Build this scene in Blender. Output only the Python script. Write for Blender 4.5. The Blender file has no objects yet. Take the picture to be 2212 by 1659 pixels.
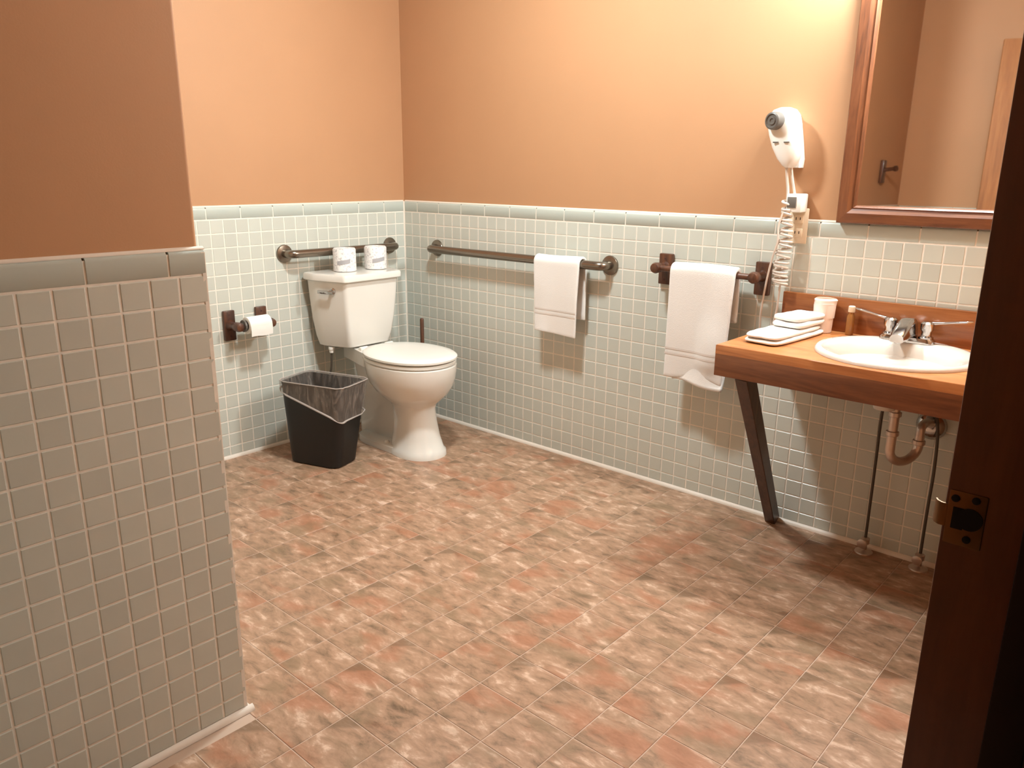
import bpy, bmesh, math, random
from mathutils import Vector, Matrix
random.seed(7)
C = bpy.context.scene.collection
PI = math.pi

# ------------------------------------------------------------------ camera, world, exposure
F_PX = 1697.08
YAW, PITCH, ROLL = 0.842023505, 0.267213758, 0.00806053946
CAM = Vector((3.1433, -2.6850, 1.2607))
fw = Vector((-math.cos(YAW)*math.cos(PITCH), math.sin(YAW)*math.cos(PITCH), -math.sin(PITCH)))
rt = fw.cross(Vector((0, 0, 1))).normalized(); up = rt.cross(fw)
r2 = math.cos(ROLL)*rt + math.sin(ROLL)*up; u2 = -math.sin(ROLL)*rt + math.cos(ROLL)*up
cam_d = bpy.data.cameras.new('camera'); cam = bpy.data.objects.new('camera', cam_d); C.objects.link(cam)
cam_d.sensor_fit = 'HORIZONTAL'; cam_d.sensor_width = 36.0; cam_d.lens = 36.0*F_PX/2212.0
cam_d.clip_start = 0.01
M = Matrix((r2, u2, -fw)).transposed().to_4x4(); M.translation = CAM
cam.matrix_world = M
bpy.context.scene.camera = cam
w = bpy.data.worlds.new('world'); bpy.context.scene.world = w; w.use_nodes = True
w.node_tree.nodes['Background'].inputs[0].default_value = (1.0, 0.82, 0.66, 1)
w.node_tree.nodes['Background'].inputs[1].default_value = 0.015
vs = bpy.context.scene.view_settings
vs.view_transform = 'Standard'; vs.look = 'None'; vs.gamma = 1.0; vs.use_curve_mapping = False
vs.exposure = 0.15
VANITY_E, CEIL_E = 375.0, 395.0         # emission strengths of the two lamps
VANITY_C, CEIL_C = (0.855, 0.97, 0.99), (0.86, 0.965, 0.98)
try:
    bpy.context.scene.cycles.max_bounces = 8; bpy.context.scene.cycles.diffuse_bounces = 3
except Exception:
    pass

# ------------------------------------------------------------------ helpers
def mk(name, bm, m=None, parent=None, smooth=True, auto=None):
    me = bpy.data.meshes.new(name)
    bmesh.ops.recalc_face_normals(bm, faces=bm.faces[:])
    if smooth:
        for f in bm.faces: f.smooth = True
        ang = math.radians(auto if auto else 40)
        for e in bm.edges:
            if len(e.link_faces) == 2 and e.calc_face_angle(0) > ang: e.smooth = False
    bm.to_mesh(me); bm.free()
    o = bpy.data.objects.new(name, me); C.objects.link(o)
    if m: me.materials.append(m)
    if parent:
        o.parent = parent
        o.matrix_parent_inverse = Matrix.Translation(-parent.location) if parent.type == 'EMPTY' else Matrix.Identity(4)
    return o
def tag(o, label=None, cat=None, group=None, kind=None):
    if label: o['label'] = label
    if cat: o['category'] = cat
    if group: o['group'] = group
    if kind: o['kind'] = kind
    return o
def thing(name, loc, label, cat, group=None):
    o = bpy.data.objects.new(name, None); C.objects.link(o); o.location = loc; o.empty_display_size = 0.05
    return tag(o, label, cat, group)
def B(): return bmesh.new()
def box(bm, a, b, bev=0.0, seg=2):
    a = Vector(a); b = Vector(b)
    vs_ = [bm.verts.new((x, y, z)) for x in (a.x, b.x) for y in (a.y, b.y) for z in (a.z, b.z)]
    q = [(0,1,3,2),(4,6,7,5),(0,4,5,1),(2,3,7,6),(0,2,6,4),(1,5,7,3)]
    fs = [bm.faces.new([vs_[i] for i in k]) for k in q]
    bmesh.ops.recalc_face_normals(bm, faces=fs)
    if bev:
        es = list({e for f in fs for e in f.edges})
        bmesh.ops.bevel(bm, geom=es, offset=bev, segments=seg, affect='EDGES', profile=0.5)
    return bm
def obox(bm, c, ax, ay, az, hx, hy, hz, bev=0.0, seg=2):
    """oriented box about c with half sizes"""
    t = bmesh.new(); box(t, (-hx, -hy, -hz), (hx, hy, hz), bev, seg)
    ax, ay, az = Vector(ax).normalized(), Vector(ay).normalized(), Vector(az).normalized()
    mt = Matrix((ax, ay, az)).transposed().to_4x4(); mt.translation = Vector(c)
    t.transform(mt); me = bpy.data.meshes.new('t'); t.to_mesh(me); t.free(); bm.from_mesh(me); bpy.data.meshes.remove(me)
    return bm
def loft(bm, rings, cap0=True, cap1=True, closed=True):
    R = [[bm.verts.new(p) for p in r] for r in rings]; n = len(R[0])
    for a, b in zip(R[:-1], R[1:]):
        for i in range(n if closed else n-1):
            j = (i+1) % n
            bm.faces.new((a[i], a[j], b[j], b[i]))
    if cap0: bm.faces.new(R[0][::-1])
    if cap1: bm.faces.new(R[-1])
    return R
def frame_of(d):
    d = Vector(d).normalized()
    a = Vector((0, 0, 1)) if abs(d.z) < 0.9 else Vector((1, 0, 0))
    u = d.cross(a).normalized(); v = d.cross(u).normalized()
    return u, v
def lathe(bm, c, axis, prof, n=28, cap0=True, cap1=True):
    """prof: (distance along axis, radius)"""
    d = Vector(axis).normalized(); u, v = frame_of(d); c = Vector(c)
    rings = [[c + d*h + (u*math.cos(2*PI*i/n) + v*math.sin(2*PI*i/n))*max(r, 1e-4) for i in range(n)] for h, r in prof]
    return loft(bm, rings, cap0, cap1)
def smooth_path(pts, rad=0.03, seg=6):
    P = [Vector(p) for p in pts]; out = [P[0]]
    for a, b, c in zip(P[:-2], P[1:-1], P[2:]):
        r = min(rad, (a-b).length*0.49, (c-b).length*0.49)
        p0 = b + (a-b).normalized()*r; p1 = b + (c-b).normalized()*r
        for k in range(seg+1):
            t = k/seg; out.append((1-t)**2*p0 + 2*t*(1-t)*b + t*t*p1)
    out.append(P[-1]); return out
def catmull(pts, seg=8):
    P = [Vector(p) for p in pts]; P = [2*P[0]-P[1]] + P + [2*P[-1]-P[-2]]; out = []
    for i in range(1, len(P)-2):
        p0, p1, p2, p3 = P[i-1:i+3]
        for k in range(seg):
            t = k/seg
            out.append(0.5*((2*p1) + (p2-p0)*t + (2*p0-5*p1+4*p2-p3)*t*t + (3*p1-p0-3*p2+p3)*t**3))
    out.append(P[-2]); return out
def tube(bm, pts, r, n=12, caps=True):
    P = [Vector(p) for p in pts]; u = None; rings = []
    for i, p in enumerate(P):
        d = (P[min(i+1, len(P)-1)] - P[max(i-1, 0)]).normalized()
        if u is None: u, v = frame_of(d)
        else:
            u = (u - d*u.dot(d)).normalized(); v = d.cross(u)
        rr = r[i] if isinstance(r, (list, tuple)) else r
        rings.append([p + (u*math.cos(2*PI*k/n) + v*math.sin(2*PI*k/n))*rr for k in range(n)])
    return loft(bm, rings, caps, caps)
def rpoly(pts, rad, seg=5):
    """rounded 2D polygon"""
    out = []; n = len(pts)
    for i in range(n):
        a, b, c = Vector(pts[i-1]), Vector(pts[i]), Vector(pts[(i+1) % n])
        r = min(rad, (a-b).length*0.45, (c-b).length*0.45)
        p0 = b + (a-b).normalized()*r; p1 = b + (c-b).normalized()*r
        for k in range(seg+1):
            t = k/seg; out.append((1-t)**2*p0 + 2*t*(1-t)*b + t*t*p1)
    return out
def egg(cx, cy, z, af, ab, b, n=2.0, cnt=48):
    out = []
    for i in range(cnt):
        t = 2*PI*i/cnt; c, s = math.cos(t), math.sin(t)
        a = af if c > 0 else ab
        out.append(Vector((cx + a*math.copysign(abs(c)**(2/n), c), cy + b*math.copysign(abs(s)**(2/n), s), z)))
    return out

# ------------------------------------------------------------------ materials
def mat(name, col, rough=0.5, metal=0.0, spec=0.5, coat=0.0):
    m = bpy.data.materials.new(name); m.use_nodes = True
    b = m.node_tree.nodes['Principled BSDF']
    b.inputs['Base Color'].default_value = (*col, 1); b.inputs['Roughness'].default_value = rough
    b.inputs['Metallic'].default_value = metal; b.inputs['Specular IOR Level'].default_value = spec
    b.inputs['Coat Weight'].default_value = coat
    m.diffuse_color = (*col, 1)
    return m
def N(m, t, **kw):
    n = m.node_tree.nodes.new(t)
    for k, v in kw.items(): setattr(n, k, v)
    return n
def L(m, a, b): m.node_tree.links.new(a, b)
def ramp(m, fac, stops):
    r = N(m, 'ShaderNodeValToRGB'); e = r.color_ramp.elements
    while len(e) < len(stops): e.new(0.5)
    for k, (p, c) in zip(e, stops): k.position = p; k.color = (*c, 1)
    L(m, fac, r.inputs[0]); return r
def noise(m, vec, scale, detail=4, rough=0.55, dist=0.0):
    n = N(m, 'ShaderNodeTexNoise'); n.inputs['Scale'].default_value = scale; n.inputs['Detail'].default_value = detail
    n.inputs['Roughness'].default_value = rough; n.inputs['Distortion'].default_value = dist
    L(m, vec, n.inputs['Vector']); return n
def mapping(m, vec, scale=(1,1,1), rot=(0,0,0)):
    n = N(m, 'ShaderNodeMapping'); n.inputs['Scale'].default_value = scale; n.inputs['Rotation'].default_value = rot
    L(m, vec, n.inputs['Vector']); return n.outputs[0]
def bump(m, h, strength, dist=0.002):
    n = N(m, 'ShaderNodeBump'); n.inputs['Strength'].default_value = strength; n.inputs['Distance'].default_value = dist
    L(m, h, n.inputs['Height']); L(m, n.outputs[0], m.node_tree.nodes['Principled BSDF'].inputs['Normal'])
def wpos(m):
    g = N(m, 'ShaderNodeNewGeometry'); return g.outputs['Position']
def ocoord(m, rnd=True):
    t = N(m, 'ShaderNodeTexCoord')
    if not rnd: return t.outputs['Object']
    i = N(m, 'ShaderNodeObjectInfo'); s = N(m, 'ShaderNodeVectorMath', operation='SCALE')
    c = N(m, 'ShaderNodeCombineXYZ'); L(m, i.outputs['Random'], c.inputs[0]); L(m, i.outputs['Random'], c.inputs[1]); L(m, i.outputs['Random'], c.inputs[2])
    L(m, c.outputs[0], s.inputs[0]); s.inputs[3].default_value = 137.0
    a = N(m, 'ShaderNodeVectorMath', operation='ADD'); L(m, t.outputs['Object'], a.inputs[0]); L(m, s.outputs[0], a.inputs[1])
    return a.outputs[0]
def base(m): return m.node_tree.nodes['Principled BSDF'].inputs['Base Color']

def paint_mat(name, c):
    m = mat(name, c, 0.55, spec=0.3); p = wpos(m)
    n = noise(m, p, 3.0, 3); k = 0.96
    r = ramp(m, n.outputs[0], [(0.3, tuple(x*k for x in c)), (0.7, c)]); L(m, r.outputs[0], base(m))
    bump(m, noise(m, p, 260, 2).outputs[0], 0.12, 0.001); return m
def tile_mat(name, c, var=0.06):
    m = mat(name, c, 0.28, spec=0.45)
    i = N(m, 'ShaderNodeObjectInfo'); p = wpos(m); n = noise(m, p, 6.0, 2)
    mx = N(m, 'ShaderNodeMix', data_type='FLOAT'); mx.inputs[0].default_value = 0.45
    L(m, i.outputs['Random'], mx.inputs[2]); L(m, n.outputs[0], mx.inputs[3])
    r = ramp(m, mx.outputs[0], [(0.1, tuple(x*(1-var) for x in c)), (0.9, tuple(min(1, x*(1+var)) for x in c))]); L(m, r.outputs[0], base(m))
    bump(m, noise(m, p, 90, 2).outputs[0], 0.06, 0.001); return m
def wood_mat(name, dark, mid, light, axis=(1,0,0), scale=1.0, rough=0.38, coat=0.15):
    m = mat(name, mid, rough, coat=coat); p = wpos(m)
    sc = [14*scale, 14*scale, 14*scale]
    for i in range(3):
        if axis[i]: sc[i] = 1.3*scale
    v = mapping(m, p, tuple(sc))
    n1 = noise(m, v, 1.6, 5, 0.6, 1.2); n2 = noise(m, mapping(m, p, tuple(x*6 for x in sc)), 1.5, 3)
    mx = N(m, 'ShaderNodeMix', data_type='FLOAT'); mx.inputs[0].default_value = 0.3
    L(m, n1.outputs[0], mx.inputs[2]); L(m, n2.outputs[0], mx.inputs[3])
    r = ramp(m, mx.outputs[0], [(0.32, dark), (0.5, mid), (0.68, light)]); L(m, r.outputs[0], base(m))
    bump(m, mx.outputs[0], 0.1, 0.001); return m

ORANGE = (0.505, 0.268, 0.138)
m_paint = paint_mat('orange wall paint', ORANGE)
m_ceil = paint_mat('ceiling paint', (0.30, 0.25, 0.20))
m_tile = tile_mat('grey green wall tile', (0.585, 0.59, 0.52))
m_cap = tile_mat('blue grey cap tile', (0.51, 0.545, 0.49), 0.04)
m_grout = mat('cream grout', (0.70, 0.61, 0.50), 0.8, spec=0.2)
L(m_grout, ramp(m_grout, noise(m_grout, wpos(m_grout), 40, 3).outputs[0], [(0.3, (0.82, 0.74, 0.64)), (0.7, (0.90, 0.82, 0.72))]).outputs[0], base(m_grout))
m_caulk = mat('cream caulk', (0.80, 0.70, 0.59), 0.6)
m_strip = mat('cream vinyl strip', (0.80, 0.70, 0.60), 0.45)
m_porc = mat('white porcelain', (0.80, 0.755, 0.69), 0.12, spec=0.5, coat=0.3)
m_sinkp = mat('cream porcelain', (0.66, 0.575, 0.50), 0.12, coat=0.3)
m_seat = mat('white plastic seat', (0.82, 0.78, 0.71), 0.25)
m_bronze = mat('brushed bronze steel', (0.235, 0.195, 0.155), 0.27, metal=0.9)
bump(m_bronze, noise(m_bronze, wpos(m_bronze), 220, 2).outputs[0], 0.15, 0.001)
m_chrome = mat('chrome', (0.50, 0.485, 0.48), 0.13, metal=1.0)
m_brass = mat('dull brass', (0.17, 0.085, 0.03), 0.42, metal=0.7)
m_hole = mat('dark hole', (0.006, 0.005, 0.005), 0.9)
m_pipe = mat('tubular drain brass chrome', (0.62, 0.50, 0.43), 0.3, metal=0.75)
m_black = mat('black plastic', (0.006, 0.0055, 0.0055), 0.45)
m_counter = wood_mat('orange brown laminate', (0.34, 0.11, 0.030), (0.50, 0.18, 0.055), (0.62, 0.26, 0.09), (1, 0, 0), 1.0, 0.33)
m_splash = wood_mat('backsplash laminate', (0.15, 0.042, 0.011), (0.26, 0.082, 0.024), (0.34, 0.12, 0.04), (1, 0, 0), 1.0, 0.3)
m_apron_shaded = wood_mat('shade darkened laminate edge', (0.10, 0.028, 0.008), (0.185, 0.060, 0.020), (0.25, 0.09, 0.033), (1, 0, 0), 1.0, 0.4, 0.05)  # counter laminate with the shade of the front face darkened into its colour
m_frame_v = wood_mat('mirror frame wood upright', (0.05, 0.014, 0.005), (0.15, 0.046, 0.015), (0.21, 0.072, 0.025), (0, 0, 1), 1.2)
m_frame_h = wood_mat('mirror frame wood rail', (0.05, 0.014, 0.005), (0.15, 0.046, 0.015), (0.21, 0.072, 0.025), (1, 0, 0), 1.2)
m_dark_h = wood_mat('dark stained wood', (0.035, 0.012, 0.006), (0.085, 0.03, 0.014), (0.15, 0.055, 0.024), (0, 0, 1), 1.5)
m_brace = wood_mat('dark brown brace wood', (0.03, 0.012, 0.006), (0.07, 0.03, 0.014), (0.11, 0.05, 0.024), (0, 0, 1), 1.0)
m_jamb = wood_mat('red brown door wood', (0.06, 0.016, 0.005), (0.095, 0.024, 0.007), (0.13, 0.036, 0.011), (0, 0, 1), 0.8)
m_stop_shaded = mat('near black shaded stop', (0.014, 0.005, 0.003), 0.6, spec=0.2)  # jamb wood coloured near black, shade on the stop painted in
m_leaf = wood_mat('orange oak door', (0.22, 0.080, 0.022), (0.33, 0.125, 0.036), (0.41, 0.17, 0.052), (0, 0, 1), 0.8, 0.6, 0.0)
m_paper = mat('white tissue paper', (0.90, 0.86, 0.80), 0.9, spec=0.1)
m_rubber = mat('dark rubber', (0.06, 0.02, 0.015), 0.6)
m_glass = mat('silvered mirror', (0.97, 0.95, 0.92), 0.02, metal=1.0)
m_white_pl = mat('white hard plastic', (0.88, 0.84, 0.78), 0.3)
m_cream_pl = mat('cream plastic', (0.82, 0.66, 0.48), 0.4)
m_grey_pl = mat('grey plastic', (0.13, 0.115, 0.10), 0.4)
m_cord = mat('pinkish white cord', (0.66, 0.56, 0.48), 0.45)
m_line = mat('braided supply hose', (0.10, 0.08, 0.06), 0.5, metal=0.4)
def emit_mat(name, c, s):
    m = bpy.data.materials.new(name); m.use_nodes = True; nt = m.node_tree
    nt.nodes.remove(nt.nodes['Principled BSDF']); e = nt.nodes.new('ShaderNodeEmission')
    e.inputs[0].default_value = (*c, 1); e.inputs[1].default_value = s
    nt.links.new(e.outputs[0], nt.nodes['Material Output'].inputs[0]); return m
m_glow_a = emit_mat('vanity bulb glow', VANITY_C, VANITY_E)
m_glow_b = emit_mat('ceiling lamp glow', CEIL_C, CEIL_E)

# towel cloth
m_towel = mat('white terry cloth', (0.86, 0.81, 0.76), 0.95, spec=0.1)
bump(m_towel, noise(m_towel, wpos(m_towel), 420, 3).outputs[0], 0.5, 0.002)
m_towel.node_tree.nodes['Principled BSDF'].inputs['Sheen Weight'].default_value = 0.3
m_band = mat('woven towel band', (0.74, 0.66, 0.60), 0.8, spec=0.15)

# printed paper wrapper
m_wrap = mat('printed roll wrapper', (0.86, 0.82, 0.78), 0.5)
_p = ocoord(m_wrap)
_a = ramp(m_wrap, noise(m_wrap, _p, 95, 3, 0.7).outputs[0], [(0.36, (0.50, 0.47, 0.46)), (0.47, (0.86, 0.82, 0.79))])
L(m_wrap, _a.outputs[0], base(m_wrap))
m_print = mat('grey wrapper print', (0.42, 0.40, 0.41), 0.5)

# slate look vinyl floor
m_floor = mat('slate print floor tile', (0.5, 0.3, 0.2), 0.38, spec=0.4)
_p = ocoord(m_floor); _w = wpos(m_floor)
_v = mapping(m_floor, _p, (12, 27, 12), (0, 0, math.radians(-42)))
_n1 = noise(m_floor, _v, 1.15, 8, 0.66, 0.35)
_r1 = ramp(m_floor, _n1.outputs[0], [(0.29, (0.15, 0.09, 0.05)), (0.40, (0.28, 0.17, 0.105)), (0.49, (0.38, 0.225, 0.14)), (0.57, (0.44, 0.27, 0.175)), (0.67, (0.66, 0.46, 0.34))])
_n2 = noise(m_floor, mapping(m_floor, _p, (5, 8, 5)), 1.0, 4, 0.5, 0.4)
_rr = ramp(m_floor, _n2.outputs[0], [(0.54, (0, 0, 0)), (0.66, (1, 1, 1))])
_mx = N(m_floor, 'ShaderNodeMix', data_type='RGBA'); _mx.inputs[7].default_value = (0.40, 0.15, 0.075, 1)
_ml = N(m_floor, 'ShaderNodeMath', operation='MULTIPLY'); _ml.inputs[1].default_value = 0.55
L(m_floor, _rr.outputs[0], _ml.inputs[0]); L(m_floor, _ml.outputs[0], _mx.inputs[0]); L(m_floor, _r1.outputs[0], _mx.inputs[6])
_n3 = noise(m_floor, mapping(m_floor, _p, (7, 9, 7)), 1.0, 3, 0.5)
_ro = ramp(m_floor, _n3.outputs[0], [(0.34, (1, 1, 1)), (0.44, (0, 0, 0))])
_mo = N(m_floor, 'ShaderNodeMix', data_type='RGBA'); _mo.inputs[7].default_value = (0.24, 0.16, 0.09, 1)
_m2 = N(m_floor, 'ShaderNodeMath', operation='MULTIPLY'); _m2.inputs[1].default_value = 0.5
L(m_floor, _ro.outputs[0], _m2.inputs[0]); L(m_floor, _m2.outputs[0], _mo.inputs[0]); L(m_floor, _mx.outputs[2], _mo.inputs[6])
# printed dark slate corner on some tiles (tile-local, a mark of the print)
_tc = N(m_floor, 'ShaderNodeTexCoord'); _sx = N(m_floor, 'ShaderNodeSeparateXYZ'); L(m_floor, _tc.outputs['Object'], _sx.inputs[0])
_d = N(m_floor, 'ShaderNodeMath', operation='SUBTRACT'); L(m_floor, _sx.outputs[1], _d.inputs[0]); L(m_floor, _sx.outputs[0], _d.inputs[1])
_dn = N(m_floor, 'ShaderNodeMath', operation='MULTIPLY_ADD'); _dn.inputs[1].default_value = 0.06
L(m_floor, _n1.outputs[0], _dn.inputs[0]); L(m_floor, _d.outputs[0], _dn.inputs[2])
_cr = N(m_floor, 'ShaderNodeMapRange'); _cr.inputs[1].default_value = 0.112; _cr.inputs[2].default_value = 0.128; L(m_floor, _dn.outputs[0], _cr.inputs[0])
_oi = N(m_floor, 'ShaderNodeObjectInfo'); _gt = N(m_floor, 'ShaderNodeMath', operation='GREATER_THAN'); _gt.inputs[1].default_value = 0.80
L(m_floor, _oi.outputs['Random'], _gt.inputs[0])
_mm = N(m_floor, 'ShaderNodeMath', operation='MULTIPLY'); L(m_floor, _cr.outputs[0], _mm.inputs[0]); L(m_floor, _gt.outputs[0], _mm.inputs[1])
_m3 = N(m_floor, 'ShaderNodeMath', operation='MULTIPLY'); _m3.inputs[1].default_value = 0.6; L(m_floor, _mm.outputs[0], _m3.inputs[0])
_md = N(m_floor, 'ShaderNodeMix', data_type='RGBA'); _md.inputs[7].default_value = (0.14, 0.085, 0.045, 1)
L(m_floor, _m3.outputs[0], _md.inputs[0]); L(m_floor, _mo.outputs[2], _md.inputs[6]); L(m_floor, _md.outputs[2], base(m_floor))
bump(m_floor, _n1.outputs[0], 0.18, 0.002)
m_joint = mat('floor joint', (0.56, 0.40, 0.30), 0.7)

# thin clear film
def film_mat(name, c, alpha, rough=0.15):
    m = bpy.data.materials.new(name); m.use_nodes = True; nt = m.node_tree
    b = nt.nodes['Principled BSDF']; b.inputs['Base Color'].default_value = (*c, 1); b.inputs['Roughness'].default_value = rough
    b.inputs['Alpha'].default_value = alpha; return m
m_film = film_mat('clear grey liner film', (0.34, 0.285, 0.245), 0.40, 0.22)
_nf = noise(m_film, mapping(m_film, wpos(m_film), (30, 30, 8)), 1.0, 4, 0.6, 1.5)
_rf = ramp(m_film, _nf.outputs[0], [(0.42, (0.28, 0.28, 0.28)), (0.72, (0.68, 0.68, 0.68))])
L(m_film, _rf.outputs[0], m_film.node_tree.nodes['Principled BSDF'].inputs['Alpha']); bump(m_film, _nf.outputs[0], 0.6, 0.004)
m_film_edge = film_mat('bunched liner film', (0.52, 0.45, 0.41), 0.8, 0.35)
m_cupwrap = film_mat('milky cup wrapper', (0.90, 0.74, 0.64), 0.92, 0.3)
m_amber = mat('amber shampoo', (0.45, 0.19, 0.05), 0.2); m_amber.node_tree.nodes['Principled BSDF'].inputs['Transmission Weight'].default_value = 0.4

# ------------------------------------------------------------------ room shell
XN, YN = 1.600, -1.899          # stub wall plane and its outer corner
YR, XD = -2.84, 2.983           # wall behind the door leaf, wall with the doorway
ZC, ZR0, PT = 1.0985, 1.047, 0.0584
CEIL = 2.42
YJ, YH = -1.85, -2.765          # door jambs
def struct(o): o['kind'] = 'structure'; return o
def slab(name, a, b, m, parent=None):
    bm = B(); box(bm, a, b); return struct(mk(name, bm, m, parent, smooth=False)) if parent is None else mk(name, bm, m, parent, smooth=False)

floor = slab('floor', (-0.15, -3.05, -0.12), (4.3, 0.15, -0.0012), m_joint)
ceiling = slab('ceiling', (-0.15, -3.05, CEIL), (3.12, 0.15, CEIL+0.1), m_ceil)
PB = 0.009                      # paint lies this far behind the tile faces
w_back = slab('wall_back', (-0.13, YN-0.1, 0), (-PB, 0.12, CEIL), m_paint)
w_sink = slab('wall_right', (-PB, PB, 0), (3.10, 0.13, CEIL), m_paint)
bm = B(); loft(bm, [[Vector((p.x, p.y, z)) for p in [Vector((XN-.12, YR-.1)), Vector((XN-PB, YR-.1))] + [Vector((XN-PB-.010+.010*math.cos(a), YN-PB-.010+.010*math.sin(a))) for a in [PI/2*i/6 for i in range(7)]] + [Vector((XN-.12, YN-PB))]] for z in (0, CEIL)])
w_stub = struct(mk('wall_left', bm, m_paint))
w_alc = slab('wall_alcove', (-PB, YN-0.1, 0), (XN-0.12, YN-PB, CEIL), m_paint)
w_rear = slab('wall_rear', (XN-PB, YR-0.12, 0), (3.10, YR-PB, CEIL), m_paint)
w_door = slab('wall_front', (XD, YJ+0.022, 0), (3.09, PB, CEIL), m_paint)
bm = B(); box(bm, (XD+PB, YR-PB, 0), (3.09, YH-0.022, CEIL)); box(bm, (XD+PB, YH-0.022, 2.026), (3.09, YJ+0.022, CEIL))
w_door2 = struct(mk('wall_front_return', bm, m_paint, smooth=False))

# one bevelled tile mesh in local (u, v, n); shared between all tiles of one size
def tile_bm(bm, wd, ht, dep, c=0.0016, mt=None):
    fr = [(-wd/2+c, -ht/2+c, dep), (wd/2-c, -ht/2+c, dep), (wd/2-c, ht/2-c, dep), (-wd/2+c, ht/2-c, dep)]
    md = [(-wd/2, -ht/2, dep-c), (wd/2, -ht/2, dep-c), (wd/2, ht/2, dep-c), (-wd/2, ht/2, dep-c)]
    bk = [(x, y, 0) for x, y, z in md]
    rr = []
    for ring in (fr, md, bk):
        rr.append([bm.verts.new(mt @ Vector(p) if mt else p) for p in ring])
    bm.faces.new(rr[0])
    for a, b in zip(rr[:-1], rr[1:]):
        for i in range(4): bm.faces.new((b[i], b[(i+1) % 4], a[(i+1) % 4], a[i]))
_mesh = {}
def tile_mesh(name, wd, ht, dep, m, c=0.0016):
    k = (name, round(wd, 4), round(ht, 4), dep)
    if k not in _mesh:
        bm = B(); tile_bm(bm, wd, ht, dep, c); me = bpy.data.meshes.new(name); bm.to_mesh(me); bm.free(); me.materials.append(m); _mesh[k] = me
    return _mesh[k]
def fov(p):
    d = p - CAM; z = d.dot(fw)
    if z < 0.2: return False
    x = F_PX*d.dot(r2)/z; y = F_PX*d.dot(u2)/z
    return abs(x) < 1180 and abs(y) < 900
def tile_wall(root, org, ud, nd, length, u0=0.0, limit=300, caps=True, cap0=0.0, G=0.0036):
    """org: floor point of the wall start on the tile face; ud along the wall; nd out of the wall"""
    org, ud, nd = Vector(org), Vector(ud), Vector(nd); zd = Vector((0, 0, 1)); D = 0.006
    bm = B(); a = org - nd*PB; b = org + ud*length - nd*0.0012 + zd*(ZC-0.006)
    box(bm, [min(x, y) for x, y in zip(a, b)], [max(x, y) for x, y in zip(a, b)])
    mk('grout_bed', bm, m_grout, root, smooth=False)
    cells = []
    us = [0.0]; u = u0 if u0 > 1e-6 else PT
    while u < length - 1e-4: us.append(u); u += PT
    us.append(length)
    vz = [ZR0 - PT*i for i in range(18)] + [0.012]
    for ua, ub in zip(us[:-1], us[1:]):
        for za, zb in zip(vz[1:], vz[:-1]):
            if ub-ua < 0.008 or zb-za < 0.008: continue
            cells.append((ua, ub, za, zb))
    def place(ua, ub, za, zb, jit=True):
        c = org + ud*((ua+ub)/2) + zd*((za+zb)/2) - nd*D
        mt = Matrix((ud if ud.cross(zd).dot(nd) > 0 else -ud, zd, nd)).transposed().to_4x4()
        if jit:
            mt = mt @ Matrix.Rotation(random.uniform(-.004, .004), 4, 'Z') @ Matrix.Rotation(random.uniform(-.006, .006), 4, 'X') @ Matrix.Rotation(random.uniform(-.006, .006), 4, 'Y')
        mt.translation = c; return mt
    def key(cl):
        p = org + ud*((cl[0]+cl[1])/2) + zd*((cl[2]+cl[3])/2); return (0 if fov(p) else 1, (p-CAM).length)
    cells.sort(key=key)
    for cl in cells[:limit]:
        me = tile_mesh('tile', cl[1]-cl[0]-G, cl[3]-cl[2]-G, D, m_tile)
        o = bpy.data.objects.new('tile', me); C.objects.link(o); o.parent = root; o.matrix_basis = place(*cl)
    rest = cells[limit:]
    if rest:
        bm = B()
        for cl in rest: tile_bm(bm, cl[1]-cl[0]-G, cl[3]-cl[2]-G, D, 0.0016, place(*cl))
        f = mk('tile_field', bm, m_tile, root, smooth=False); f['kind'] = 'stuff'
    # bull-nosed cap tiles, six inches long
    CL = 0.1558; us = [0.0]; u = cap0 if cap0 > 1e-6 else CL
    while u < length - 1e-3: us.append(u); u += CL
    us.append(length)
    for ua, ub in zip(us[:-1], us[1:]):
        if ub-ua < 0.01: continue
        GC = 0.0050; bm = B(); wd = ub-ua-GC; h0, h1 = ZR0+G/2, ZC; rings = []
        prof = [(-PB, h0), (-0.0018, h0), (0.0003, h0+0.002), (0.0003, h1-0.009), (-0.0008, h1-0.0045), (-0.0035, h1-0.001), (-PB, h1)]
        for s in (ua+GC/2, ua+GC/2+wd):
            rings.append([org + ud*s + nd*n + zd*z for n, z in prof])
        loft(bm, rings); mk('cap_tile', bm, m_cap, root, auto=50)

def caulk(root, org, ud, nd, length):
    org, ud, nd = Vector(org), Vector(ud), Vector(nd); bm = B()
    loft(bm, [[org + ud*s + nd*n + Vector((0, 0, z)) for n, z in ((-PB, ZC-.001), (-.0030, ZC-.001), (-.0030, ZC+.001), (-.0055, ZC+.0042), (-PB, ZC+.0058))] for s in (0, length)])
    mk('caulk_line', bm, m_caulk, root)
caulk(w_stub, (XN, YN, 0), (0, -1, 0), (1, 0, 0), abs(YR-YN)); caulk(w_sink, (0, 0, 0), (1, 0, 0), (0, -1, 0), XD); caulk(w_back, (0, 0, 0), (0, -1, 0), (1, 0, 0), abs(YN))
bm = B(); loft(bm, [[Vector((0, 0, z)), Vector((0.006, 0, z)), Vector((0.002, -0.002, z)), Vector((0, -0.006, z))] for z in (0.012, ZC)]); mk('corner_caulk', bm, m_caulk, w_back, smooth=False)
tile_wall(w_stub, (XN, YN, 0), (0, -1, 0), (1, 0, 0), abs(YR-YN), u0=PT*1.036, cap0=0.078)
tile_wall(w_sink, (0, 0, 0), (1, 0, 0), (0, -1, 0), XD, cap0=0.10)
tile_wall(w_back, (0, 0, 0), (0, -1, 0), (1, 0, 0), abs(YN), cap0=0.13)
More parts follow.
